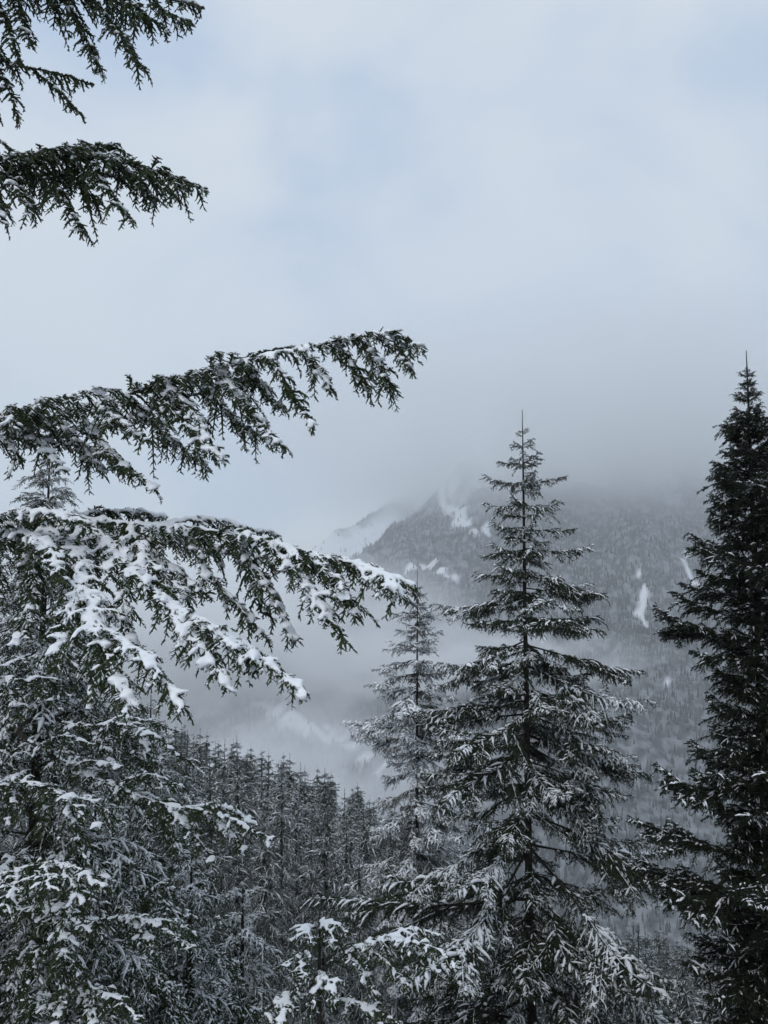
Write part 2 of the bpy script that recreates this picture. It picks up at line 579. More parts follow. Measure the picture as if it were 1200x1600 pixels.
# snow chutes and clearings seen on the mountain: photo place, half sizes in metres, strength
PATCH = [(694, 792, 12, 26), (706, 800, 15, 24), (718, 808, 14, 22), (728, 818, 9, 16), (690, 770, 8, 20), (706, 752, 10, 30), (742, 832, 6, 10),
         (1001, 966, 8, 20), (1003, 945, 7, 22), (1006, 915, 4, 26), (986, 940, 3, 22), (992, 958, 5, 10), (1074, 890, 8, 34), (1070, 868, 8, 14), (1062, 880, 3, 12),
         (662, 888, 12, 8), (674, 884, 12, 5), (690, 898, 8, 6), (716, 908, 10, 7), (640, 884, 12, 6), (884, 815, 5, 7), (760, 828, 6, 8), (960, 945, 3, 6), (846, 1000, 4, 8), (1040, 1060, 4, 10),
         (430, 1112, 26, 9), (450, 1122, 30, 10), (475, 1133, 30, 11), (500, 1145, 30, 10), (525, 1158, 26, 9), (550, 1172, 24, 8), (575, 1186, 22, 8), (600, 1196, 20, 7), (410, 1104, 22, 7)]
_PH = []
for (px, py, ax, ay) in PATCH:
    h = ray_hit(px, py)
    if h is not None:
        _PH.append((h[0], h[1], ax * 1.5, ay * 1.5) if py < 1050 and px < 900 else (h[0], h[1], ax, ay))


def snowfield(X, Y):
    s = np.zeros(X.shape)
    jx = (fbm(X * 0.05, Y * 0.05, 61, 3) - 0.5) * 26
    jy = (fbm(X * 0.05, Y * 0.05, 67, 3) - 0.5) * 44
    for (hx, hy, ax, ay) in _PH:
        d = ((X + jx - hx) / ax) ** 2 + ((Y + jy - hy) / (ay * 1.5)) ** 2
        s = np.maximum(s, 1 - sstep(0.55, 1.25, d))
    # the snow gully between the two rocky ridges
    H = mountain_h(X, Y)
    g = sstep(2690, 2800, Y) * (1 - sstep(2990, 3160, Y + (fbm(X * 0.012, Y * 0.012, 71, 3) - 0.5) * 300)) * (1 - sstep(300, 520, X))
    s = np.maximum(s, g)
    hi = sstep(250, 420, H + (fbm(X * 0.02, Y * 0.012, 73, 4) - 0.5) * 260)
    return np.clip(np.maximum(s, hi), 0, 1)


M_GROUND = noisy('forest_floor_snow', (0.10, 0.095, 0.085), (0.78, 0.80, 0.83), 1.6, 0.8, 0.2, detail=6, lo=0.40, hi=0.56, bump=0.5, bump_scale=5, bump_dist=0.08)

m_mt, n_, l_, b_ = principled('mountain_rock_and_snow', (0.1, 0.1, 0.1), 0.9, 0.1)
_at = n_.new('ShaderNodeAttribute')
_at.attribute_name = 'snowfield'
_tc = n_.new('ShaderNodeTexCoord')
_t = n_.new('ShaderNodeTexNoise')
_t.inputs['Scale'].default_value = 0.05
_t.inputs['Detail'].default_value = 6
_r = n_.new('ShaderNodeMapRange')
_r.inputs['From Min'].default_value = 0.42
_r.inputs['From Max'].default_value = 0.62
_a = n_.new('ShaderNodeMix')
_a.data_type = 'RGBA'
_a.inputs['A'].default_value = (0.045, 0.049, 0.05, 1)
_a.inputs['B'].default_value = (0.24, 0.25, 0.265, 1)
_b = n_.new('ShaderNodeMix')
_b.data_type = 'RGBA'
_b.inputs['B'].default_value = (0.82, 0.84, 0.87, 1)
l_.new(_tc.outputs['Object'], _t.inputs['Vector'])
l_.new(_t.outputs['Fac'], _r.inputs['Value'])
l_.new(_r.outputs['Result'], _a.inputs['Factor'])
l_.new(_a.outputs['Result'], _b.inputs['A'])
l_.new(_at.outputs['Fac'], _b.inputs['Factor'])
l_.new(_b.outputs['Result'], b_.inputs['Base Color'])

gx = np.concatenate([np.arange(-1500, -120, 60), np.arange(-120, 120, 2.0), np.arange(120, 1501, 60)])
gy = np.concatenate([np.arange(-80, 160, 2.0), np.arange(160, 400, 12), np.arange(400, 1301, 45)])
tag(link('hillside', sheet('hillside', gx, gy, ground, [M_GROUND])), 'snowy forested hillside falling away below the viewpoint', 'hillside', kind='structure')
mx_ = np.concatenate([np.arange(-2600, -900, 50), np.arange(-900, 1500, 12.0), np.arange(1500, 3001, 50)])
my_ = np.concatenate([np.arange(1000, 1200, 25), np.arange(1200, 3300, 12.0), np.arange(3300, 4501, 50)])
tag(link('mountain', sheet('mountain', mx_, my_, mountain_h, [m_mt], snowfield)), 'steep forested mountain with snow chutes, its top lost in cloud', 'mountain', kind='structure')

# ------------------------------------------------------------------ far woods on the mountain: one mass
rng = np.random.default_rng(11)
m_far = bpy.data.materials.new('far_conifers')
m_far.use_nodes = True
n_, l_ = m_far.node_tree.nodes, m_far.node_tree.links
b_ = n_['Principled BSDF']
b_.inputs['Roughness'].default_value = 0.9
b_.inputs['Specular IOR Level'].default_value = 0.1
_g = n_.new('ShaderNodeNewGeometry')
_mr = n_.new('ShaderNodeMapRange')
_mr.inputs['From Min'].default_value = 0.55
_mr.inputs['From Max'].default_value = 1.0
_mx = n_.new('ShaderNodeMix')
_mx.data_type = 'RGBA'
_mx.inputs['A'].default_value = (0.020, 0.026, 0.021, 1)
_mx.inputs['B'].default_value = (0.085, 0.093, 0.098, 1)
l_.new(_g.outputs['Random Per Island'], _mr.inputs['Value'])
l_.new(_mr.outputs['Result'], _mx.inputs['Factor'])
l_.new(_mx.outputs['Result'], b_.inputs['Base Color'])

NF = 54000
fy = YV + 40 + (3250 - YV) * rng.random(NF)
fx = (rng.uniform(-0.56, 0.58, NF)) * fy
fz = mountain_h(fx, fy)
e = 6.0
slope = np.hypot(mountain_h(fx + e, fy) - fz, mountain_h(fx, fy + e) - fz) / e
keep = ((snowfield(fx, fy) < 0.25) | (rng.random(NF) < 0.10)) & (slope < 2.2) & (fz < 430) & (fz > -597)
keep &= rng.random(NF) < np.clip(-0.45 + 2.9 * fbm(fx * 0.011, fy * 0.006, 91, 4), 0.04, 1) * (1 - 0.6 * sstep(150, 420, fz))
fx, fy, fz = fx[keep], fy[keep], fz[keep]
k = len(fx)
hh = rng.uniform(8, 20, k) * (0.7 + 0.6 * fbm(fx * 0.013, fy * 0.013, 97, 3)) * (1 - 0.35 * sstep(100, 420, fz))
rr = hh * rng.uniform(0.13, 0.21, k)
sides = 4
aa = (np.arange(sides) / sides * 2 * np.pi)[None] + rng.random(k)[:, None] * 6
V = np.zeros((k, 2 * (sides + 1), 3), np.float32)
for lv, (zb, zt, rs) in enumerate(((0.05, 0.68, 1.0), (0.42, 1.0, 0.66))):
    o = lv * (sides + 1)
    V[:, o:o + sides, 0] = fx[:, None] + np.cos(aa) * (rr * rs)[:, None] * rng.uniform(0.7, 1.25, (k, sides))
    V[:, o:o + sides, 1] = fy[:, None] + np.sin(aa) * (rr * rs)[:, None] * rng.uniform(0.7, 1.25, (k, sides))
    V[:, o:o + sides, 2] = (fz + hh * zb - 2)[:, None]
    V[:, o + sides, 0], V[:, o + sides, 1], V[:, o + sides, 2] = fx, fy, fz + hh * zt - 2
f = []
for lv in range(2):
    o = lv * (sides + 1)
    f += [[o + j, o + (j + 1) % sides, o + sides] for j in range(sides)]
F = (np.array(f)[None] + (np.arange(k) * 2 * (sides + 1))[:, None, None]).reshape(-1, 3)
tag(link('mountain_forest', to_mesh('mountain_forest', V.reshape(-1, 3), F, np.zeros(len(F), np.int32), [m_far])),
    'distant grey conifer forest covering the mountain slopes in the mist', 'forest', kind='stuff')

# ------------------------------------------------------------------ haze and mist
H_TOP, H_BOT = 990.0, -640.0
hz = Geo()
hx0, hx1, hy0, hy1 = -2700, 3100, -120, 4600
hv = np.array([[x, y, z] for z in (H_BOT, H_TOP) for y in (hy0, hy1) for x in (hx0, hx1)], float)
hq = [(0, 2, 3, 1), (4, 5, 7, 6), (0, 1, 5, 4), (2, 6, 7, 3), (0, 4, 6, 2), (1, 3, 7, 5)]
hf = [t for a, b, c, d in hq for t in ((a, b, c), (a, c, d))]
hz.add(hv, hf)


def volume_mat(name, density, color=(0.985, 0.992, 1.0), g=0.6):
    m = bpy.data.materials.new(name)
    m.use_nodes = True
    nn, ll = m.node_tree.nodes, m.node_tree.links
    nn.clear()
    o = nn.new('ShaderNodeOutputMaterial')
    v = nn.new('ShaderNodeVolumePrincipled')
    v.inputs['Color'].default_value = (*color, 1)
    v.inputs['Density'].default_value = density
    v.inputs['Anisotropy'].default_value = g
    ll.new(v.outputs['Volume'], o.inputs['Volume'])
    return m, nn, ll, v


m_hz, _, _, _ = volume_mat('haze', 0.00027)
tag(link('haze', hz.mesh('haze', [m_hz])), 'pale grey winter haze filling the valley air', 'haze', kind='stuff')


def mist(name, c, rad, density, scale, lo, hi, label, seed, g=0.0):
    """a bank of cloud: an ellipsoid of air whose droplets thin out towards the edge"""
    import bmesh
    bm = bmesh.new()
    bmesh.ops.create_icosphere(bm, subdivisions=4, radius=1.0)
    me = bpy.data.meshes.new(name)
    bm.to_mesh(me)
    bm.free()
    m, nn, ll, v = volume_mat(name, 0, (0.995, 0.998, 1.0), g)
    tc = nn.new('ShaderNodeTexCoord')
    ln = nn.new('ShaderNodeVectorMath')
    ln.operation = 'LENGTH'
    ll.new(tc.outputs['Object'], ln.inputs[0])
    fall = nn.new('ShaderNodeMapRange')
    fall.interpolation_type = 'SMOOTHSTEP'
    fall.inputs['From Min'].default_value = 1.0
    fall.inputs['From Max'].default_value = 0.1
    ll.new(ln.outputs['Value'], fall.inputs['Value'])
    mp = nn.new('ShaderNodeMapping')
    s = max(rad)
    mp.inputs['Scale'].default_value = (rad[0] / s * scale, rad[1] / s * scale, rad[2] / s * scale * 1.6)
    mp.inputs['Location'].default_value = (seed * 3.7, seed * 1.3, seed * 2.1)
    ll.new(tc.outputs['Object'], mp.inputs['Vector'])
    nz = nn.new('ShaderNodeTexNoise')
    nz.inputs['Scale'].default_value = 1.0
    nz.inputs['Detail'].default_value = 5.0
    nz.inputs['Roughness'].default_value = 0.5
    ll.new(mp.outputs['Vector'], nz.inputs['Vector'])
    nr = nn.new('ShaderNodeMapRange')
    nr.inputs['From Min'].default_value = lo
    nr.inputs['From Max'].default_value = hi
    ll.new(nz.outputs['Fac'], nr.inputs['Value'])
    mu = nn.new('ShaderNodeMath')
    mu.operation = 'MULTIPLY'
    ll.new(fall.outputs['Result'], mu.inputs[0])
    ll.new(nr.outputs['Result'], mu.inputs[1])
    m2 = nn.new('ShaderNodeMath')
    m2.operation = 'MULTIPLY'
    m2.inputs[1].default_value = density
    ll.new(mu.outputs['Value'], m2.inputs[0])
    ll.new(m2.outputs['Value'], v.inputs['Density'])
    me.materials.append(m)
    o = link(name, me)
    o.location = c
    o.scale = rad
    tag(o, label, 'cloud', kind='stuff')
    return o


mist('summit_cloud', (800, 2560, 500), (1560, 980, 475), 0.0110, 7.0, 0.26, 0.60, 'grey cloud hiding the top of the mountain', 1, 0.6)
mist('valley_mist', (-430, 1800, -140), (780, 330, 280), 0.036, 5.0, 0.32, 0.62, 'pale bank of mist lying in the valley below the rocky ridge', 2)
mist('valley_mist', (120, 1720, -190), (640, 200, 125), 0.034, 8.0, 0.42, 0.62, 'thin veil of mist drifting across the lower mountain slope', 3)
mist('valley_mist', (-170, 1150, -280), (480, 170, 140), 0.016, 5.0, 0.30, 0.62, 'mist rising out of the valley behind the hillside forest', 4)

# ------------------------------------------------------------------ branches that the trees share
def two_meshes(name, geo, snow, needle_mat):
    return geo.mesh(name, [M_BARK, needle_mat]), snow.mesh(name + '_snow', [M_SNOW], True)


def fir_branch(rng, L, prm, droop, upturn, snow_amt, scale=1.0, name='fir_branch', hang=0.0, nm=None):
    """a flat fir bough from the origin along +X"""
    g, s = Geo(), Geo()
    yw = rng.normal(0, 0.05)
    pts = [np.array([0, 0, 0]), np.array([0.35 * L, yw * L, -droop * 0.35 * L]), np.array([0.7 * L, -yw * L, -droop * 0.62 * L]),
           np.array([L, rng.normal(0, 0.04) * L, -droop * 0.62 * L + upturn * 0.3 * L])]
    bare = float(np.clip(0.03 + 0.05 * L, 0.04, 0.18))
    k = min(1.0, 0.42 + 0.30 * L)

    def lf(q):
        return k * (0.30 + 0.70 * np.minimum(1, (1 - q) * 2.6)) * (0.55 + 0.45 * np.minimum(1, (q - bare + 0.03) * 5))
    grow(g, s, rng, pts, 0.006 + 0.0065 * L, 0.003, prm, bare, lf, snow_amt, scale, hang)
    # a few long forks on the big boughs
    if L > 1.2:
        A, _ = resample(pts, 40)
        for q in rng.uniform(0.3, 0.72, int(2 + L * 1.4)):
            i = int(q * 39)
            T = unit(A[i + 1] - A[i])
            sd = np.array([-T[1], T[0], 0]) * rng.choice([-1, 1])
            d = unit(T * 0.75 + sd * 0.62 + UP * rng.normal(-0.10, 0.10))
            l2 = L * (1 - q) * rng.uniform(0.55, 0.9)
            p = A[i]
            grow(g, s, rng, [p, p + d * l2 * 0.5 - UP * 0.03 * l2, p + d * l2 - UP * (0.10 * l2 * droop * 2)], 0.006, 0.0025, prm, 0.08,
                 lambda z: 0.62 * k * (0.35 + 0.65 * np.minimum(1, (1 - z) * 2.5)), snow_amt, scale, hang)
    return two_meshes(name, g, s, nm or M_NEEDLE_F)


def hemlock_branch(rng, L, prm, droop, snow_amt, scale=1.0, name='hemlock_branch', forks=7):
    """a drooping hemlock bough from the origin along +X with drooping forks"""
    g, s = Geo(), Geo()
    pts = [np.array([0, 0, 0]), np.array([0.33 * L, rng.normal(0, 0.03) * L, 0.05 * L]), np.array([0.7 * L, rng.normal(0, 0.04) * L, -droop * 0.25 * L]),
           np.array([L, rng.normal(0, 0.05) * L, -droop * 0.8 * L])]
    grow(g, s, rng, pts, 0.008 + 0.007 * L, 0.003, prm, 0.12, None, snow_amt, scale)
    A, _ = resample(pts, 40)
    for j, q in enumerate(np.linspace(0.2, 0.85, forks) + rng.normal(0, 0.02, forks)):
        i = int(np.clip(q, 0.05, 0.95) * 39)
        T = unit(A[i + 1] - A[i])
        sd = np.array([-T[1], T[0], 0]) * (1 if j % 2 else -1)
        d = unit(T * 0.72 + sd * rng.uniform(0.45, 0.75) - UP * rng.uniform(0.0, 0.25))
        l2 = L * (0.22 + 0.30 * (1 - q)) * rng.uniform(0.7, 1.15)
        p = A[i]
        grow(g, s, rng, [p, p + d * l2 * 0.5, p + d * l2 - UP * l2 * droop * rng.uniform(0.35, 0.7)], 0.007, 0.0025, prm, 0.04, None, snow_amt, scale)
    return two_meshes(name, g, s, M_NEEDLE_H)


rng = np.random.default_rng(5)
F_LEN = [0.35, 0.7, 1.1, 1.6, 2.2, 2.9]
P_FIR = dict(FIR)
P_FIR_DARK = dict(FIR, lat_sp=0.046, nd=270, nl=0.034, nw=0.014, snow_tw=0.22, snow_lat=0.25, prune=0.03, lat_len=0.34, tw_sp=0.06, tw_len=0.12)
P_FIR_FINE = dict(FIR, lat_sp=0.070, nd=190, nw=0.015, nl=0.032, snow_tw=0.6, snow_lat=0.8, tw_sp=0.08, S=3, lat_len=0.34)
FIRS = {'open': [[fir_branch(rng, L, P_FIR, dr, up, sa, hang=0.28) for dr, up, sa in ((0.10, 0.05, 0.60), (0.22, 0.16, 1.15))] for L in F_LEN],
        'dark': [[fir_branch(rng, L, P_FIR_DARK, dr, up, 0.85, hang=0.12, nm=M_NEEDLE_D) for dr, up in ((0.14, 0.42), (0.05, 0.16))] for L in F_LEN[:5]],
        'fine': [[fir_branch(rng, L, P_FIR_FINE, dr, up, 1.2, hang=0.22, nm=M_NEEDLE_FROST) for dr, up in ((0.10, 0.04), (0.2, 0.12))] for L in F_LEN[:5]]}
P_HEM2 = dict(HEM, core=0, tip=0.35, blob=0.12, blob_r=0.022, perk=0.1, lat_sp=0.085, nd=130, nw=0.018, nl=0.026, tw_sp=0.042, tw_len=0.10, S=3, ring=4, snow_tw_w=0.017, snow_lat_w=0.025, snow_tw=0.48, snow_ax_w=0.03)
HEMS = [[hemlock_branch(rng, L, P_HEM2, dr, sa, forks=fk) for dr, sa in ((0.45, 1.5), (0.7, 1.0))] for L, fk in ((0.6, 2), (1.2, 4), (1.9, 6), (2.7, 8))]
H_LEN = [0.6, 1.2, 1.9, 2.7]


def put_branch(root, meshes, mat, name='branch'):
    b = link(name, meshes[0], root, mat)
    link('snow', meshes[1], b)['kind'] = 'stuff'
    return b


def pick(lens, L):
    return int(np.argmin([abs(math.log(L / q)) for q in lens]))


def trunk_mesh(name, H, r, rng, lean=(0, 0), wob=0.015, sides=9, n=18):
    g = Geo()
    t = np.linspace(0, 1, n)
    P = np.stack([lean[0] * t + np.cumsum(rng.normal(0, wob, n)) * (1 - t) * 0.4, lean[1] * t + np.cumsum(rng.normal(0, wob, n)) * (1 - t) * 0.4, H * t], 1)
    P[0, :2] = 0
    P[-1] = (lean[0], lean[1], H)
    R = r * (1 - t) ** 0.85 + 0.006
    R[0] *= 1.35
    tubes(g, P[None], R[None], sides, 0)
    return g, P


def fir_tree(base, top, prof, kind, rng, label, r=0.16, whorl=0.42, elev=(35, 5, -12), group=None, n_per=6, leader=0.5, vis_from=0.0, lens=F_LEN):
    """a fir: whorls of boughs up a straight trunk. prof(d) = bough length d metres under the top"""
    root = tag(link('fir_tree', None), label, 'tree', group)
    base = np.asarray(base, float)
    root.location = base
    H = top[2] - base[2]
    g, P = trunk_mesh('trunk', H, r, rng, (top[0] - base[0], top[1] - base[1]), 0.03)
    # needles and snow flecks round the leading shoot
    a, b = P[-1], P[-1] - np.array([0, 0, leader * 2.2])
    needles(g, rng, b[None], ((a + b) / 2)[None], a[None], 150, 0.020, 0.006, 1)
    link('trunk', g.mesh('trunk', [M_BARK, M_NEEDLE_F], True), root)
    vis = H * (1 - vis_from)
    d = leader
    lib = FIRS[kind]
    lens = F_LEN[:len(lib)]
    while d < vis:
        f = d / H
        n = n_per if d > 1.3 else 4
        az0 = rng.random() * 6.28
        tier = rng.uniform(0.72, 1.1) if d > 1.5 else 1.0
        for i in range(n):
            az = az0 + i * 2 * math.pi / n + rng.normal(0, 0.2)
            dd = d + rng.normal(0, 0.05)
            L = prof(dd) * tier * (1.45 if rng.random() < (0.2 if kind == 'dark' else 0.1) and d > 2.2 else 0.8 if kind == 'dark' else 1.0) * (rng.uniform(0.68, 1.2) if d > 1.0 else rng.uniform(0.8, 1.1))
            if L < 0.06:
                continue
            e0 = np.interp(dd, [0, 3, 9], elev) + rng.normal(0, 5)
            e0 = math.radians(e0)
            t = np.clip(1 - dd / H, 0, 1)
            p = np.array([np.interp(t * H, P[:, 2], P[:, 0]), np.interp(t * H, P[:, 2], P[:, 1]), t * H])
            v = np.array([math.cos(az) * math.cos(e0), math.sin(az) * math.cos(e0), math.sin(e0)])
            k = pick(lens, L)
            put_branch(root, lib[k][int(rng.integers(2))], frame_mat(p, v, rng.normal(0, 0.15), L / lens[k]))
        # short boughs between the whorls
        for i in range((2 if d > 3.5 else 4) if d > 0.6 else 0):
            az = rng.random() * 6.28
            dd = d + whorl * rng.uniform(0.3, 0.7)
            L = prof(dd) * rng.uniform(0.25, 0.6)
            if L > 0.08 and dd < vis:
                t = 1 - dd / H
                p = np.array([np.interp(t * H, P[:, 2], P[:, 0]), np.interp(t * H, P[:, 2], P[:, 1]), t * H])
                e0 = math.radians(np.interp(dd, [0, 3, 9], elev) + rng.normal(0, 8))
                v = np.array([math.cos(az) * math.cos(e0), math.sin(az) * math.cos(e0), math.sin(e0)])
                k = pick(lens, L)
                put_branch(root, lib[k][int(rng.integers(2))], frame_mat(p, v, rng.normal(0, 0.2), L / lens[k]))
        d += whorl * rng.uniform(0.85, 1.2) * (1 + 0.03 * d) * (0.8 if d < 1.4 else 1)
    return root


def hemlock_tree(base, top, prof, rng, label, r=0.14, step=0.085, group=None, r_lo=-1e9, snow_hint=None):
    """a hemlock: drooping boughs all the way up, the leading shoot nodding"""
    root = tag(link('hemlock_tree', None), label, 'tree', group)
    base = np.asarray(base, float)
    root.location = base
    H = top[2] - base[2]
    g, P = trunk_mesh('trunk', H, r, rng, (top[0] - base[0], top[1] - base[1]), 0.02)
    a, b = P[-1], P[-1] - np.array([0, 0, 0.5])
    needles(g, rng, b[None], ((a + b) / 2)[None], a[None], 160, 0.03, 0.006, 1)
    link('trunk', g.mesh('trunk', [M_BARK, M_NEEDLE_H], True), root)
    d = 0.12
    az = rng.random() * 6
    while d < H * 0.92:
        L = prof(d) * rng.uniform(0.6, 1.15)
        az += 2.4 + rng.normal(0, 0.25)
        t = 1 - d / H
        p = np.array([np.interp(t * H, P[:, 2], P[:, 0]), np.interp(t * H, P[:, 2], P[:, 1]), t * H])
        e0 = math.radians(np.interp(d, [0, 1.5, 5], [38, 16, 2]) + rng.normal(0, 7))
        v = np.array([math.cos(az) * math.cos(e0), math.sin(az) * math.cos(e0), math.sin(e0)])
        k = pick(H_LEN, L)
        put_branch(root, HEMS[k][int(rng.integers(2))], frame_mat(p, v, rng.normal(0, 0.15), L / H_LEN[k]))
        d += step * rng.uniform(0.7, 1.3) * (1 + 0.1 * d)
    return root, P


# ------------------------------------------------------------------ the firs in the valley gap
rng = np.random.default_rng(21)


def planted(px, py_top, Y):
    t = at(px, py_top, Y)
    return np.array([t[0], t[1], float(ground(t[0], t[1])) - 0.1]), t


b, t = planted(816, 640, 16.0)
fir_tree(b, t, lambda d: np.interp(d, [0, 0.5, 0.8, 1.1, 1.5, 3.3, 5.0, 6.2, 8.5, 12], [0.05, 0.16, 0.28, 0.5, 0.75, 1.5, 2.1, 2.75, 3.2, 3.4]), 'open', rng,
         'tall fir with open tiers of snowy boughs, standing clear against the misty mountain', r=0.115, whorl=0.41, elev=(32, 4, -14), n_per=5)
b, t = planted(652, 888, 25.0)
fir_tree(b, t, lambda d: np.interp(d, [0, 0.6, 1.2, 3.0, 5.0, 8, 14], [0.05, 0.25, 0.6, 1.25, 1.7, 2.05, 2.4]), 'fine', rng,
         'slender pale frosted fir just behind the tall open fir, tip against the mist', r=0.11, whorl=0.40, elev=(25, 0, -14), n_per=6, leader=0.55)
b, t = planted(1166, 548, 12.5)
fir_tree(b, t, lambda d: np.interp(d, [0, 0.45, 1.0, 1.5, 2.3, 3.8, 6, 12], [0.05, 0.16, 0.32, 0.55, 0.82, 1.02, 1.12, 1.4]), 'dark', rng,
         'dense dark fir with upturned boughs and little snow at the picture edge', r=0.14, whorl=0.24, elev=(42, 20, 4), n_per=8, leader=0.42)

# ------------------------------------------------------------------ the big hemlock whose limbs reach in from the side
rng = np.random.default_rng(33)
hx, hy = -4.9, 7.4
hb = np.array([hx, hy, float(ground(hx, hy)) - 0.1])
big = tag(link('hemlock_tree', None), 'big hemlock with long snow-laden limbs reaching in over the view, its trunk out of frame', 'tree')
big.location = hb
g, P = trunk_mesh('trunk', 19.0, 0.34, rng, (0.2, 0.1), 0.02, 12)
link('trunk', g.mesh('trunk', [M_BARK], True), big)


def soft_snow(me, voxel=0.015):
    """let neighbouring loaves of snow run together into soft pads"""
    global TRIS
    if not me.polygons:
        return me
    o = link('snow', me)
    rm = o.modifiers.new('remesh', 'REMESH')
    rm.mode = 'VOXEL'
    rm.voxel_size = voxel
    sm = o.modifiers.new('smooth', 'SMOOTH')
    sm.factor = 0.5
    sm.iterations = 2
    out = bpy.data.meshes.new_from_object(o.evaluated_get(bpy.context.evaluated_depsgraph_get()))
    bpy.data.objects.remove(o)
    out.name = 'limb_snow'
    out.polygons.foreach_set('use_smooth', np.ones(len(out.polygons), bool))
    TRIS -= len(me.polygons)
    bpy.data.meshes.remove(me)
    return out


def limb(root, name, main, subs, prm, r0, snow_amt, trunk_pt=None, main_scale=1.0, sub_scale=1.0, bare=0.25, hang=0.0):
    """a limb drawn by where its wood runs: main and subs are lists of (photo x, photo y, depth)"""
    g, s, s2 = Geo(), Geo(), Geo()
    off = np.array(root.location)
    A = [at(*q) - off for q in main]
    if trunk_pt is not None:
        A = [np.asarray(trunk_pt, float) - off] + A
    sd = rng.random() * 50
    grow(g, (s, s2), rng, A, r0, 0.004, prm, bare, lambda q: main_scale * (0.35 + 0.65 * np.minimum(1, (1 - q) * 3.5)) * (0.45 + 1.1 * vnoise(q * 16 + sd, q * 0 + 3)), snow_amt, 1.0, hang)
    for sb in subs:
        B = [at(*q) - off for q in sb]
        if len(B) == 2:
            m = (B[0] + B[1]) / 2 + UP * np.linalg.norm(B[1] - B[0]) * 0.10
            B = [B[0], m, B[1]]
        grow(g, (s, s2), rng, B, 0.010, 0.003, prm, 0.0, lambda q, k=rng.uniform(0.75, 1.3): k * sub_scale * (0.45 + 0.55 * np.minimum(1, (1 - q) * 2.5)) * (0.7 + 0.3 * np.minimum(1, q * 5)), snow_amt, 1.0, hang)
    lm, sm = two_meshes('limb', g, s, M_NEEDLE_H)
    sm = soft_snow(sm, prm.get('voxel', 0.0155))
    n = len(sm.vertices)
    pv, pf = np.empty(n * 3, np.float32), np.empty(len(sm.loops), np.int32)
    sm.vertices.foreach_get('co', pv)
    sm.loops.foreach_get('vertex_index', pf)
    q = pf.reshape(-1, 4)
    al = Geo()
    al.add(pv.reshape(-1, 3), np.concatenate([q[:, [0, 1, 2]], q[:, [0, 2, 3]]]))
    V, F, M = s2.arrays()
    al.add(V, F)
    bpy.data.meshes.remove(sm)
    return put_branch(root, (lm, al.mesh('limb_snow', [M_SNOW], True)), Matrix.Identity(4))


P_H1 = dict(HEM, snow_lat_w=0.024, blob_r=0.028, snow_tw=0.6, snow_tw_w=0.018)
P_H1S = dict(HEM, voxel=0.0165, snow_ax_w=0.054, snow_lat=0.95, snow_lat_w=0.034, snow_tw_w=0.018, snow_tw=0.65, blob=0.7, blob_r=0.033, perk=0.14)
TR = lambda z: (hx + 0.05, hy, z)
# limb against the sky
limb(big, 'limb', [(-60, 672, 7.0), (60, 655, 6.9), (180, 622, 6.75), (300, 585, 6.6), (430, 553, 6.45), (540, 530, 6.35), (610, 522, 6.3), (664, 542, 6.25)],
     [[(600, 524, 6.3), (647, 584, 6.1)], [(560, 528, 6.35), (612, 607, 6.2)], [(520, 535, 6.4), (580, 610, 6.5)], [(470, 545, 6.4), (516, 613, 6.3)],
      [(425, 556, 6.45), (460, 620, 6.3), (492, 668, 6.15)], [(345, 578, 6.55), (400, 650, 6.35), (447, 705, 6.1)], [(310, 585, 6.6), (360, 650, 6.7), (425, 690, 6.8)],
      [(250, 605, 6.65), (300, 670, 6.4), (352, 720, 6.2)], [(200, 618, 6.7), (260, 680, 6.9), (322, 728, 7.0)], [(120, 640, 6.8), (180, 715, 6.5), (244, 763, 6.3)],
      [(90, 650, 6.85), (130, 700, 6.9), (165, 745, 6.9)], [(30, 660, 6.9), (70, 700, 6.6), (100, 735, 6.5)], [(-30, 668, 6.95), (10, 690, 6.7), (38, 722, 6.6)],
      [(150, 632, 6.8), (190, 660, 6.3), (235, 690, 6.1)], [(380, 566, 6.5), (405, 600, 6.9), (440, 640, 7.1)], [(60, 655, 6.9), (30, 640, 6.4), (10, 660, 6.0)],
      [(-60, 690, 7.2), (80, 680, 7.1), (200, 650, 7.0), (320, 612, 6.85), (400, 590, 6.75)], [(-60, 665, 6.7), (60, 632, 6.5), (130, 615, 6.4), (190, 608, 6.4)], [(230, 608, 6.7), (300, 590, 6.9), (390, 556, 6.95), (460, 540, 6.9)],
      [(260, 600, 6.65), (300, 640, 6.45), (330, 690, 6.35)], [(330, 580, 6.6), (370, 615, 6.4), (400, 650, 6.3)], [(0, 665, 6.9), (60, 690, 7.0), (140, 700, 7.0), (200, 735, 6.9)]],
     P_H1, 0.05, 1.5, TR(1.15), 1.0, 0.62, 0.30, 0.45)
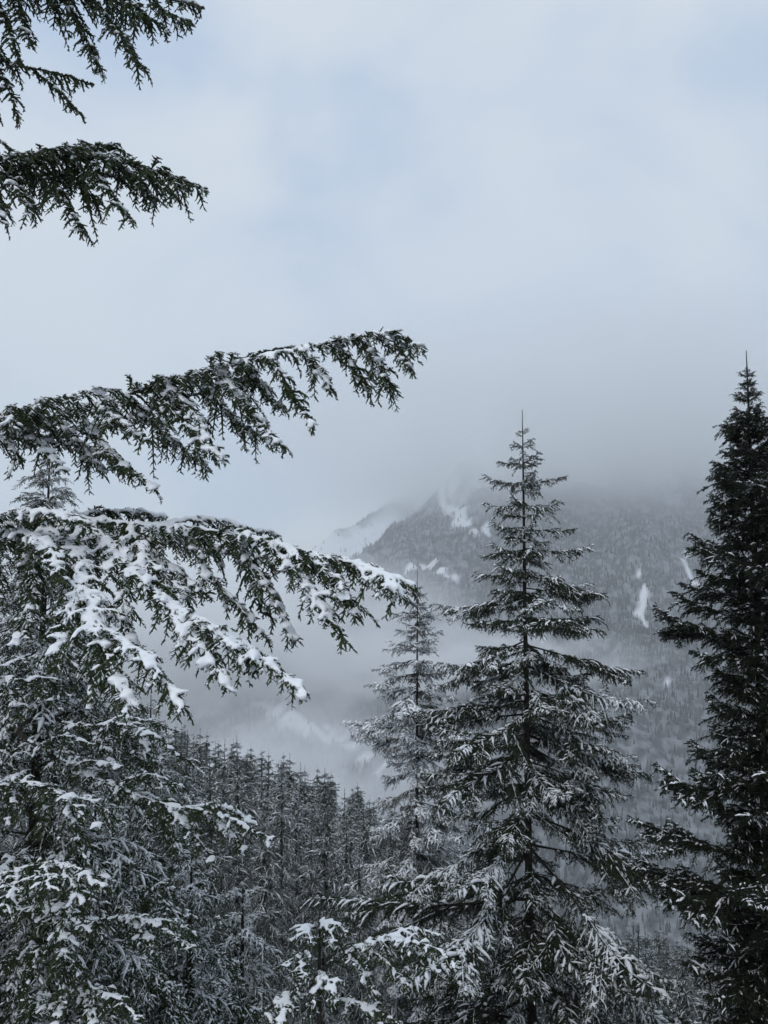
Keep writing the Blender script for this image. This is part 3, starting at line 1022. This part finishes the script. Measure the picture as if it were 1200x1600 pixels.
# the heavy snow-laden limb below it
limb(big, 'limb', [(-60, 830, 7.0), (60, 812, 6.9), (200, 818, 6.7), (340, 832, 6.5), (460, 858, 6.3), (560, 884, 6.1), (650, 915, 5.95)],
     [[(560, 884, 6.1), (600, 900, 5.9), (628, 938, 5.8)], [(480, 862, 6.25), (530, 910, 6.0), (556, 965, 5.85)], [(420, 848, 6.35), (480, 915, 6.0), (536, 1004, 5.8)],
      [(350, 834, 6.5), (410, 900, 6.3), (440, 960, 6.2), (462, 1005, 6.2)], [(290, 828, 6.55), (330, 900, 6.5), (380, 955, 6.5), (420, 1000, 6.5)],
      [(150, 830, 6.7), (220, 905, 6.1), (330, 985, 5.7), (420, 1035, 5.5), (476, 1084, 5.35)], [(260, 930, 6.0), (320, 1015, 5.6), (360, 1080, 5.4)],
      [(60, 815, 6.9), (125, 870, 6.3), (140, 960, 5.8), (175, 1045, 5.4), (212, 1108, 5.2)], [(145, 975, 5.75), (230, 1030, 5.4), (292, 1112, 5.2)],
      [(130, 900, 6.1), (105, 980, 5.7), (85, 1050, 5.5)], [(20, 820, 6.95), (50, 880, 6.5), (40, 960, 6.2), (20, 1010, 6.1)], [(-30, 826, 7.0), (-10, 900, 6.6), (-30, 980, 6.4)],
      [(240, 822, 6.65), (330, 812, 7.0), (440, 838, 7.2)], [(80, 812, 6.9), (170, 800, 7.3), (260, 806, 7.5)], [(380, 838, 6.45), (400, 930, 6.6), (430, 975, 6.7)],
      [(520, 872, 6.2), (590, 895, 6.3), (622, 920, 6.4)], [(200, 820, 6.7), (230, 870, 6.4), (290, 930, 6.3)], [(0, 822, 6.95), (70, 850, 6.2), (95, 910, 5.8)],
      [(300, 960, 5.8), (380, 1010, 5.7), (400, 1050, 5.65)],
      [(-60, 850, 7.3), (120, 838, 7.2), (280, 845, 7.0), (400, 872, 6.8), (480, 900, 6.7)], [(100, 818, 6.8), (180, 850, 6.6), (260, 880, 6.5), (330, 935, 6.4)], [(440, 852, 6.3), (500, 885, 6.4), (545, 935, 6.4)],
      [(-40, 815, 6.6), (40, 800, 6.4), (110, 805, 6.3), (150, 830, 6.2)], [(150, 990, 5.7), (150, 1050, 5.5), (140, 1090, 5.45)], [(200, 890, 6.2), (190, 960, 6.0), (215, 1010, 5.9)]],
     P_H1S, 0.055, 1.15, TR(0.55), 0.95, 0.66, 0.28, 0.15)
# limbs overhead
limb(big, 'limb', [(-50, 262, 6.6), (60, 248, 6.5), (150, 240, 6.4), (215, 262, 6.3), (270, 274, 6.2), (327, 301, 6.15)],
     [[(110, 244, 6.45), (165, 228, 6.6), (205, 243, 6.7)], [(140, 245, 6.4), (170, 300, 6.2), (207, 348, 6.1)], [(70, 255, 6.5), (100, 310, 6.35), (130, 368, 6.25)], [(215, 262, 6.3), (250, 285, 6.2), (280, 314, 6.15)],
      [(0, 262, 6.55), (30, 300, 6.3), (52, 332, 6.2)], [(-30, 270, 6.6), (-10, 310, 6.4), (5, 350, 6.3)], [(170, 250, 6.35), (210, 280, 6.5), (245, 320, 6.6)], [(30, 255, 6.5), (70, 290, 6.8), (105, 310, 6.9)], [(-50, 285, 6.8), (60, 275, 6.7), (150, 272, 6.6), (220, 285, 6.5)], [(20, 250, 6.5), (80, 235, 6.3), (140, 232, 6.2)], [(100, 250, 6.45), (125, 290, 6.5), (160, 320, 6.5)]],
     P_H1, 0.045, 0.8, TR(3.2), 0.95, 0.62, 0.28, 0.35)
limb(big, 'limb', [(-40, 108, 6.5), (40, 106, 6.4), (95, 116, 6.35), (145, 133, 6.3)],
     [[(50, 108, 6.4), (95, 145, 6.3), (132, 184, 6.25)], [(0, 108, 6.45), (15, 145, 6.3), (28, 182, 6.3)], [(-30, 110, 6.5), (-15, 150, 6.3), (0, 190, 6.2)]],
     P_H1, 0.04, 0.35, TR(4.1), 0.5, 0.42, 0.45, 0.35)
limb(big, 'limb', [(-60, -30, 6.3), (60, -32, 6.2), (160, -24, 6.1), (250, -8, 6.05), (318, 12, 6.0)],
     [[(230, -12, 6.05), (262, 20, 6.0), (300, 34, 5.95)], [(180, -20, 6.1), (225, 20, 6.0), (264, 54, 5.95)], [(120, -28, 6.15), (180, 40, 6.0), (222, 110, 5.9)], [(80, -30, 6.2), (125, 40, 6.1), (160, 114, 6.05)],
      [(20, -30, 6.2), (35, 30, 6.1), (52, 78, 6.05)], [(-20, -30, 6.25), (10, 40, 6.1), (32, 98, 6.0)], [(60, -30, 6.2), (90, 20, 6.4), (110, 60, 6.5)], [(-50, -10, 6.3), (-30, 40, 6.2), (0, 90, 6.2)],
      [(140, -26, 6.1), (190, 10, 6.3), (215, 50, 6.4)]],
     P_H1, 0.045, 0.55, TR(4.75), 0.9, 0.56, 0.25, 0.4)
limb(big, 'limb', [(-60, 190, 6.3), (-20, 205, 6.3), (14, 230, 6.3)], [], P_H1, 0.02, 0.4, TR(3.75), 0.3, 0.4, 0.4, 0.1)

# ------------------------------------------------------------------ hemlocks below, on the near slope
rng = np.random.default_rng(47)
b, t = planted(78, 712, 10.5)
hem2, P2 = hemlock_tree(b, t, lambda d: np.interp(d, [0, 0.4, 1.0, 2.5, 5, 9], [0.12, 0.35, 0.6, 1.1, 1.9, 2.6]), rng,
                        'shaggy hemlock with a pointed tip showing between two long snowy limbs', r=0.11, step=0.055)
# its long limb with bare wood showing, and the snowy limbs around it
rng = np.random.default_rng(48)
P_H2 = dict(HEM, perk=0.08, blob=0.8, blob_r=0.024, snow_tw_w=0.013, snow_lat=0.8, snow_lat_w=0.024, snow_tw=0.45, snow_ax_w=0.036, lat_sp=0.058, nd=105, nw=0.018, tw_sp=0.036, S=2)
off = np.array(hem2.location)
TP = lambda py: at(80, py, 10.4)
limb(hem2, 'limb', [(30, 1142, 9.4), (110, 1195, 8.9), (180, 1230, 8.5), (262, 1258, 8.1), (340, 1272, 7.7), (428, 1313, 7.3)],
     [[(262, 1258, 8.1), (300, 1300, 7.8), (335, 1348, 7.6)], [(180, 1230, 8.5), (230, 1210, 8.3), (290, 1232, 8.2)], [(320, 1268, 7.8), (360, 1300, 7.6), (385, 1330, 7.5)],
      [(110, 1195, 8.9), (150, 1190, 8.6), (200, 1200, 8.4)], [(220, 1245, 8.3), (255, 1290, 8.5), (275, 1330, 8.6)], [(290, 1262, 8.0), (350, 1262, 8.2), (400, 1290, 8.2)],
      [(70, 1170, 9.1), (100, 1150, 8.7), (150, 1165, 8.5)]],
     P_H2, 0.035, 1.5, TP(1110), 0.7, 0.6, 0.30)
limb(hem2, 'limb', [(120, 1135, 9.6), (190, 1132, 9.0), (240, 1148, 8.6), (287, 1188, 8.3)],
     [[(190, 1132, 9.0), (225, 1160, 8.7), (245, 1195, 8.6)], [(160, 1132, 9.2), (200, 1120, 9.4), (275, 1142, 9.4)], [(140, 1134, 9.4), (165, 1170, 9.0), (180, 1200, 8.9)]],
     P_H2, 0.025, 1.45, TP(1120), 0.6, 0.6, 0.2)
limb(hem2, 'limb', [(-40, 1390, 8.0), (30, 1358, 7.7), (100, 1350, 7.4), (168, 1388, 7.2)],
     [[(30, 1358, 7.7), (20, 1390, 7.2), (0, 1420, 7.0)], [(70, 1352, 7.5), (75, 1385, 7.0), (60, 1415, 6.9)], [(100, 1350, 7.4), (130, 1365, 7.6), (172, 1370, 7.7)], [(90, 1350, 7.4), (120, 1390, 7.2), (140, 1420, 7.1)]],
     P_H2, 0.025, 1.45, TP(1300), 0.7, 0.6, 0.2)
limb(hem2, 'limb', [(120, 1440, 8.8), (200, 1432, 8.3), (250, 1448, 8.0), (300, 1485, 7.8)],
     [[(200, 1432, 8.3), (230, 1470, 8.0), (245, 1500, 7.9)], [(230, 1440, 8.1), (270, 1440, 8.4), (310, 1462, 8.5)]],
     P_H2, 0.022, 1.3, TP(1400), 0.7, 0.6, 0.2)
limb(hem2, 'limb', [(20, 1420, 8.0), (80, 1412, 7.6), (120, 1430, 7.3), (142, 1470, 7.2)],
     [[(60, 1412, 7.7), (90, 1450, 7.3), (100, 1490, 7.2)], [(100, 1415, 7.4), (130, 1420, 7.6), (160, 1450, 7.6)]],
     P_H2, 0.022, 1.35, TP(1370), 0.6, 0.6, 0.2)
limb(hem2, 'limb', [(-40, 1060, 8.6), (20, 1058, 8.3), (60, 1075, 8.0), (92, 1112, 7.9)],
     [[(0, 1058, 8.4), (20, 1090, 8.1), (30, 1125, 8.0)], [(40, 1065, 8.1), (70, 1060, 8.3), (110, 1090, 8.4)]],
     P_H2, 0.022, 1.35, TP(1010), 0.6, 0.6, 0.2)
limb(hem2, 'limb', [(-30, 1236, 8.4), (40, 1222, 8.1), (100, 1245, 7.8), (160, 1300, 7.6)],
     [[(20, 1226, 8.2), (20, 1260, 7.9), (5, 1300, 7.8)], [(60, 1228, 8.0), (70, 1270, 7.8), (60, 1315, 7.7)], [(100, 1245, 7.8), (150, 1255, 8.0), (190, 1285, 8.0)], [(110, 1252, 7.8), (120, 1300, 7.7), (112, 1335, 7.6)]],
     P_H2, 0.022, 1.35, TP(1190), 0.65, 0.6, 0.2)
limb(hem2, 'limb', [(30, 1500, 8.3), (70, 1480, 8.0), (110, 1500, 7.8), (150, 1550, 7.7)],
     [[(60, 1484, 8.1), (50, 1520, 7.8), (30, 1560, 7.7)], [(90, 1488, 7.9), (100, 1530, 7.7), (95, 1570, 7.6)]],
     P_H2, 0.022, 0.9, TP(1440), 0.65, 0.6, 0.2)
limb(hem2, 'limb', [(60, 1575, 8.2), (130, 1548, 7.9), (180, 1560, 7.6), (225, 1600, 7.4)],
     [[(130, 1548, 7.9), (150, 1590, 7.6), (160, 1620, 7.5)], [(100, 1555, 8.0), (90, 1590, 7.6), (80, 1620, 7.5)]],
     P_H2, 0.022, 1.35, TP(1500), 0.7, 0.6, 0.2)

rng = np.random.default_rng(49)
b, t = planted(236, 1086, 14.5)
hemlock_tree(b, t, lambda d: np.interp(d, [0, 0.4, 1.0, 2.5, 5, 9], [0.12, 0.3, 0.55, 1.1, 1.8, 2.3]), rng,
             'small-topped hemlock half hidden behind the long bare-wood limb', r=0.13, step=0.085)
b, t = planted(150, 1240, 12.0)
hemlock_tree(b, t, lambda d: np.interp(d, [0, 0.4, 1.0, 2.5, 5, 9], [0.12, 0.4, 0.75, 1.3, 1.9, 2.3]), rng,
             'dark shaggy hemlock buried under the limbs in the lower corner', r=0.13, step=0.085)
b, t = planted(300, 1330, 13.0)
hemlock_tree(b, t, lambda d: np.interp(d, [0, 0.4, 1.0, 2.5, 5, 9], [0.12, 0.4, 0.7, 1.2, 1.7, 2.0]), rng,
             'bushy hemlock just below the tip of the long bare-wood limb', r=0.12, step=0.085)
b, t = planted(380, 1370, 17.0)
hemlock_tree(b, t, lambda d: np.interp(d, [0, 0.4, 1.0, 2.5, 5, 9], [0.12, 0.35, 0.6, 1.1, 1.6, 2.0]), rng,
             'narrow frosted hemlock between the long limb and the snow-bowed young hemlock', r=0.12, step=0.085)

# the young hemlock bowed under snow at the bottom
rng = np.random.default_rng(50)
yb, yt = planted(500, 1428, 8.6)
young = tag(link('hemlock_tree', None), 'young hemlock bowed under thick snow at the foot of the picture', 'tree')
young.location = yb
g, P = trunk_mesh('trunk', yt[2] - yb[2], 0.06, rng, (yt[0] - yb[0], 0.0), 0.012)
link('trunk', g.mesh('trunk', [M_BARK], True), young)
P_HY = dict(P_H2, snow_tw_w=0.014, snow_lat_w=0.024, snow_tw=0.6, blob_r=0.022)
for main, subs in (([(515, 1500, 8.5), (560, 1478, 8.2), (620, 1470, 7.9), (680, 1482, 7.6), (716, 1508, 7.5)], [[(560, 1478, 8.2), (600, 1500, 7.9), (640, 1545, 7.7)], [(620, 1470, 7.9), (670, 1500, 7.8), (690, 1530, 7.7)], [(590, 1472, 8.0), (640, 1452, 8.2), (690, 1462, 8.3)], [(540, 1488, 8.3), (570, 1520, 8.0), (590, 1560, 7.9)]]),
                   ([(498, 1442, 8.6), (520, 1440, 8.5), (545, 1462, 8.3)], [[(505, 1440, 8.55), (520, 1465, 8.3), (530, 1485, 8.25)]]),
                   ([(492, 1450, 8.6), (475, 1448, 8.5), (455, 1475, 8.3)], [[(480, 1448, 8.5), (485, 1475, 8.2), (480, 1500, 8.1)]]),
                   ([(490, 1500, 8.5), (465, 1495, 8.2), (432, 1515, 8.0)], [[(470, 1496, 8.2), (470, 1530, 7.9), (455, 1560, 7.8)]]),
                   ([(500, 1520, 8.4), (510, 1530, 8.0), (525, 1570, 7.7)], [[(505, 1525, 8.1), (490, 1555, 7.8), (480, 1600, 7.7)]]),
                   ([(495, 1560, 8.4), (450, 1555, 8.0), (405, 1590, 7.8)], [[(450, 1555, 8.0), (440, 1590, 7.7), (430, 1620, 7.6)]]),
                   ([(510, 1560, 8.4), (570, 1570, 8.0), (640, 1610, 7.8)], [[(570, 1570, 8.0), (590, 1600, 7.8), (600, 1630, 7.7)]])):
    limb(young, 'limb', main, subs, P_HY, 0.012, 1.45, None, 0.5, 0.5, 0.05)

# ------------------------------------------------------------------ the forest down the hillside
P_LO = dict(FIR, tip=0.4, lat_sp=0.16, nd=42, nl=0.085, nw=0.060, tw_sp=0.15, tw_len=0.20, lat_len=0.50, snow_tw=0.45, snow_lat=0.75, snow_tw_w=0.030, snow_lat_w=0.036, snow_ax_w=0.030, S=3, ring=4, wood=0, prune=0.08)
P_LO = dict(P_LO, lat_sp=0.21, nd=30, nl=0.10, nw=0.085, tw_sp=0.21, snow_tw=0.75, snow_lat=0.95, snow_tw_w=0.042, snow_lat_w=0.052, S=2, ring=3)
P_MID = dict(P_LO, lat_sp=0.13, nd=46, nl=0.062, nw=0.050, tw_sp=0.14, tw_len=0.16, lat_len=0.44, snow_tw=0.7, snow_lat=0.9, snow_tw_w=0.025, snow_lat_w=0.034, snow_ax_w=0.030, S=2, ring=3)
LO_LEN = [0.4, 0.9, 1.5, 2.2]


def low_branches(prm, rng):
    out = []
    for L in LO_LEN:
        row = []
        for dr in (0.15, 0.3):
            g, s = Geo(), Geo()
            pts = [np.zeros(3), np.array([0.4 * L, 0.02 * L, -dr * 0.3 * L]), np.array([L, -0.02 * L, -dr * 0.9 * L])]
            grow(g, s, rng, pts, 0.02, 0.006, prm, 0.06, None, 1.0, 1.0, 0.2)
            row.append((g.arrays(), s.arrays()))
        out.append(row)
    return out


rng = np.random.default_rng(60)
LOW_FAR, LOW_MID = low_branches(P_LO, rng), low_branches(P_MID, rng)


def forest_tree(rng, H, wide, snow_keep, gap, LOW):
    """one conifer as three meshes: trunk, crown, snow"""
    gt, P = trunk_mesh('trunk', H, 0.0075 * H, rng, (0, 0), 0.01, 6, 10)
    cr, sn = Geo(), Geo()
    a, b = P[-1], P[-1] - np.array([0, 0, 0.9])
    needles(cr, rng, b[None], ((a + b) / 2)[None], a[None] + np.array([[0, 0, 0.25]]), 60, 0.10, 0.03, 0)
    zz = np.linspace(H * 0.08, H - 1.0, 24)
    A = np.stack([zz * 0, zz * 0, zz], 1)
    needles(cr, rng, A[:-1], (A[:-1] + A[1:]) / 2, A[1:], 55, 0.42, 0.11, 0, fwd=-1.2)
    d = 0.5
    while d < H * 0.86:
        n = int(rng.integers(5, 7))
        az0 = rng.random() * 6.28
        for i in range(n):
            az = az0 + i * 6.283 / n + rng.normal(0, 0.25)
            L = np.interp(d, [0, 1.0, 3, 7, 14], [0.06, 0.34, 0.9, 1.75, 2.4]) * wide * rng.uniform(0.55, 1.25)
            k = pick(LO_LEN, L)
            dd = d + rng.normal(0, 0.08)
            e0 = math.radians(np.interp(d, [0, 3, 8], [35, 2, -16]) + rng.normal(0, 7))
            v = np.array([math.cos(az) * math.cos(e0), math.sin(az) * math.cos(e0), math.sin(e0)])
            M = np.array(frame_mat((0, 0, H - dd), v, rng.normal(0, 0.2), L / LO_LEN[k]))
            (V, F, m), (V2, F2, m2) = LOW[k][int(rng.integers(2))]
            cr.add(V @ M[:3, :3].T + M[:3, 3], F)
            if rng.random() < snow_keep and len(V2):
                sn.add(V2 @ M[:3, :3].T + M[:3, 3], F2)
        d += gap * rng.uniform(0.8, 1.25) * (1 + 0.03 * d)
    return gt.mesh('trunk', [M_BARK], True), cr.mesh('crown', [M_NEEDLE_FROST]), sn.mesh('snow', [M_SNOW_FAR], True)


VARS_MID = [(forest_tree(rng, 14, 0.95, 0.95, 0.46, LOW_MID), 14), (forest_tree(rng, 16, 0.80, 0.8, 0.52, LOW_MID), 16)]
VARS = [(forest_tree(rng, 17, 1.0, 1.0, 0.48, LOW_FAR), 17), (forest_tree(rng, 19, 0.85, 0.85, 0.55, LOW_FAR), 19),
        (forest_tree(rng, 20, 0.9, 0.7, 0.58, LOW_FAR), 20)]

rng = np.random.default_rng(71)
spots = []
cell = 2.0
for _ in range(14000):
    y = 19 + 150 * rng.random() ** 0.8
    x = rng.uniform(-0.56, 0.52) * y
    dmin = np.interp(y, [19, 60, 170], [2.1, 2.4, 3.3])
    if any((x - q[0]) ** 2 + (y - q[1]) ** 2 < dmin * dmin for q in spots):
        continue
    spots.append((x, y))
placed = []
for (x, y) in spots:
    z = float(ground(x, y)) - 0.15
    h = rng.choice([rng.uniform(8, 14), rng.uniform(14, 20), rng.uniform(18, 24)]) * np.interp(y, [19, 40, 90, 170], [0.62, 0.85, 1.0, 1.0])
    px, py = pix(np.array([x, y, z + h]))
    # keep the sight lines the photograph has: no tip above its skyline of trees
    lim = np.interp(px, [200, 270, 330, 400, 520, 600, 680, 760, 900, 1200], [1110, 1130, 1150, 1158, 1212, 1255, 1300, 1400, 1450, 1440])
    if py < lim:
        h2 = h - (lim - py + min(rng.exponential(32), 110) - 8) / FOC * y
        if h2 < 8.0:
            continue
        h = h2
        px, py = pix(np.array([x, y, z + h]))
    if py > 1640 or px < -80 or px > 1290:
        continue
    placed.append((x, y, z, h, px, py))
placed.sort(key=lambda q: q[1])
# leave out trees the view shows nothing of: their tips sit behind nearer crowns
shown, cover = [], np.full((80, 120), 0)
for q in placed:
    x, y, z, h, px, py = q
    seen = 0
    tot = 0
    for fr in (0.02, 0.06, 0.12, 0.2, 0.3, 0.42):
        w = FOC / y * h * (0.015 + 0.10 * fr)
        yy = py + FOC / y * h * fr
        for sx in (-0.6, 0, 0.6):
            i, j = int(yy // 20), int((px + sx * w) // 10)
            if 0 <= i < 80 and 0 <= j < 120:
                tot += 1
                if cover[i, j] < 3:
                    seen += 1
    if tot == 0 or seen < 2:
        continue
    shown.append(q)
    for fr in np.linspace(0.03, 0.9, 40):
        w = FOC / y * h * (0.01 + 0.085 * fr)
        yy = py + FOC / y * h * fr
        i = int(yy // 20)
        if 0 <= i < 80:
            j0, j1 = int((px - w) // 10), int((px + w) // 10)
            cover[i, max(0, j0):max(0, j1 + 1)] += (1 if fr * 40 % 1 < 2 and j1 > j0 else 0)
shown = shown[:300]
print('forest trees', len(spots), len(placed), len(shown))
WORDS = ('first second third fourth fifth sixth seventh eighth ninth tenth eleventh twelfth thirteenth fourteenth fifteenth sixteenth seventeenth eighteenth nineteenth twentieth').split()


def ordinal(n):
    return WORDS[n].capitalize().lower() if n < 20 else 'twenty-' + WORDS[n - 20]


# the trees whose tips stand free against the mist, counted along the skyline
tips = [k for k, q in enumerate(shown) if 250 < q[4] < 640 and all(
    abs(r[4] - q[4]) > 3 and (abs(r[4] - q[4]) > max(0, q[5] - r[5]) * 0.16 + 4 or r[5] > q[5]) or r is q for r in shown)]
sky_rank = {k: n for n, k in enumerate(sorted(tips, key=lambda k: shown[k][4])[:29])}
print('skyline', len(tips))


def row_zone(q):
    x, y, z, h, px, py = q
    row = 'nearest' if y < 31 else 'second' if y < 46 else 'middle' if y < 68 else 'upper' if y < 98 else 'farthest'
    zone = ('under the big hemlock' if px < 200 else 'under the long bare-wood limb' if px < 430 else 'left of the slender fir' if px < 590 else
            'behind the slender fir' if px < 720 else 'behind the tall open fir' if px < 930 else 'beside the dense dark fir')
    return row, zone


members = {}
for k, q in enumerate(shown):
    if k not in sky_rank:
        members.setdefault(row_zone(q), []).append(k)
for v in members.values():
    v.sort(key=lambda k: shown[k][4])
for i, (x, y, z, h, px, py) in enumerate(shown):
    lib = VARS_MID if y < 48 else VARS
    (mt, mc, ms), H0 = lib[int(rng.integers(len(lib)))]
    root = link('forest_conifer', None)
    root.location = (x, y, z)
    root.rotation_euler = (rng.normal(0, 0.015), rng.normal(0, 0.015), rng.random() * 6.28)
    sc = h / H0
    wv = sc * rng.uniform(0.75, 1.15)
    root.scale = (wv, wv, sc)
    link('trunk', mt, root)
    c = link('crown', mc, root)
    link('snow', ms, c)['kind'] = 'stuff'
    if i in sky_rank:
        lab, grp = 'spire-topped conifer, ' + ordinal(sky_rank[i]) + ' from the left along the skyline of the hillside forest', 'skyline of the hillside forest'
    else:
        row, zone = row_zone(shown[i])
        look = 'snow-frosted conifer' if y < 46 else 'snow-dusted conifer' if y < 98 else 'hazy conifer'
        grp = row + ' forest row ' + zone
        n = members[(row, zone)].index(i)
        where = ', ' + ordinal(n) + ' from the left' if len(members[(row, zone)]) > 1 else ''
        lab = look + where + ' in the ' + grp
    tag(root, lab, 'tree', grp)
print('triangles', TRIS, 'objects', len(bpy.data.objects))
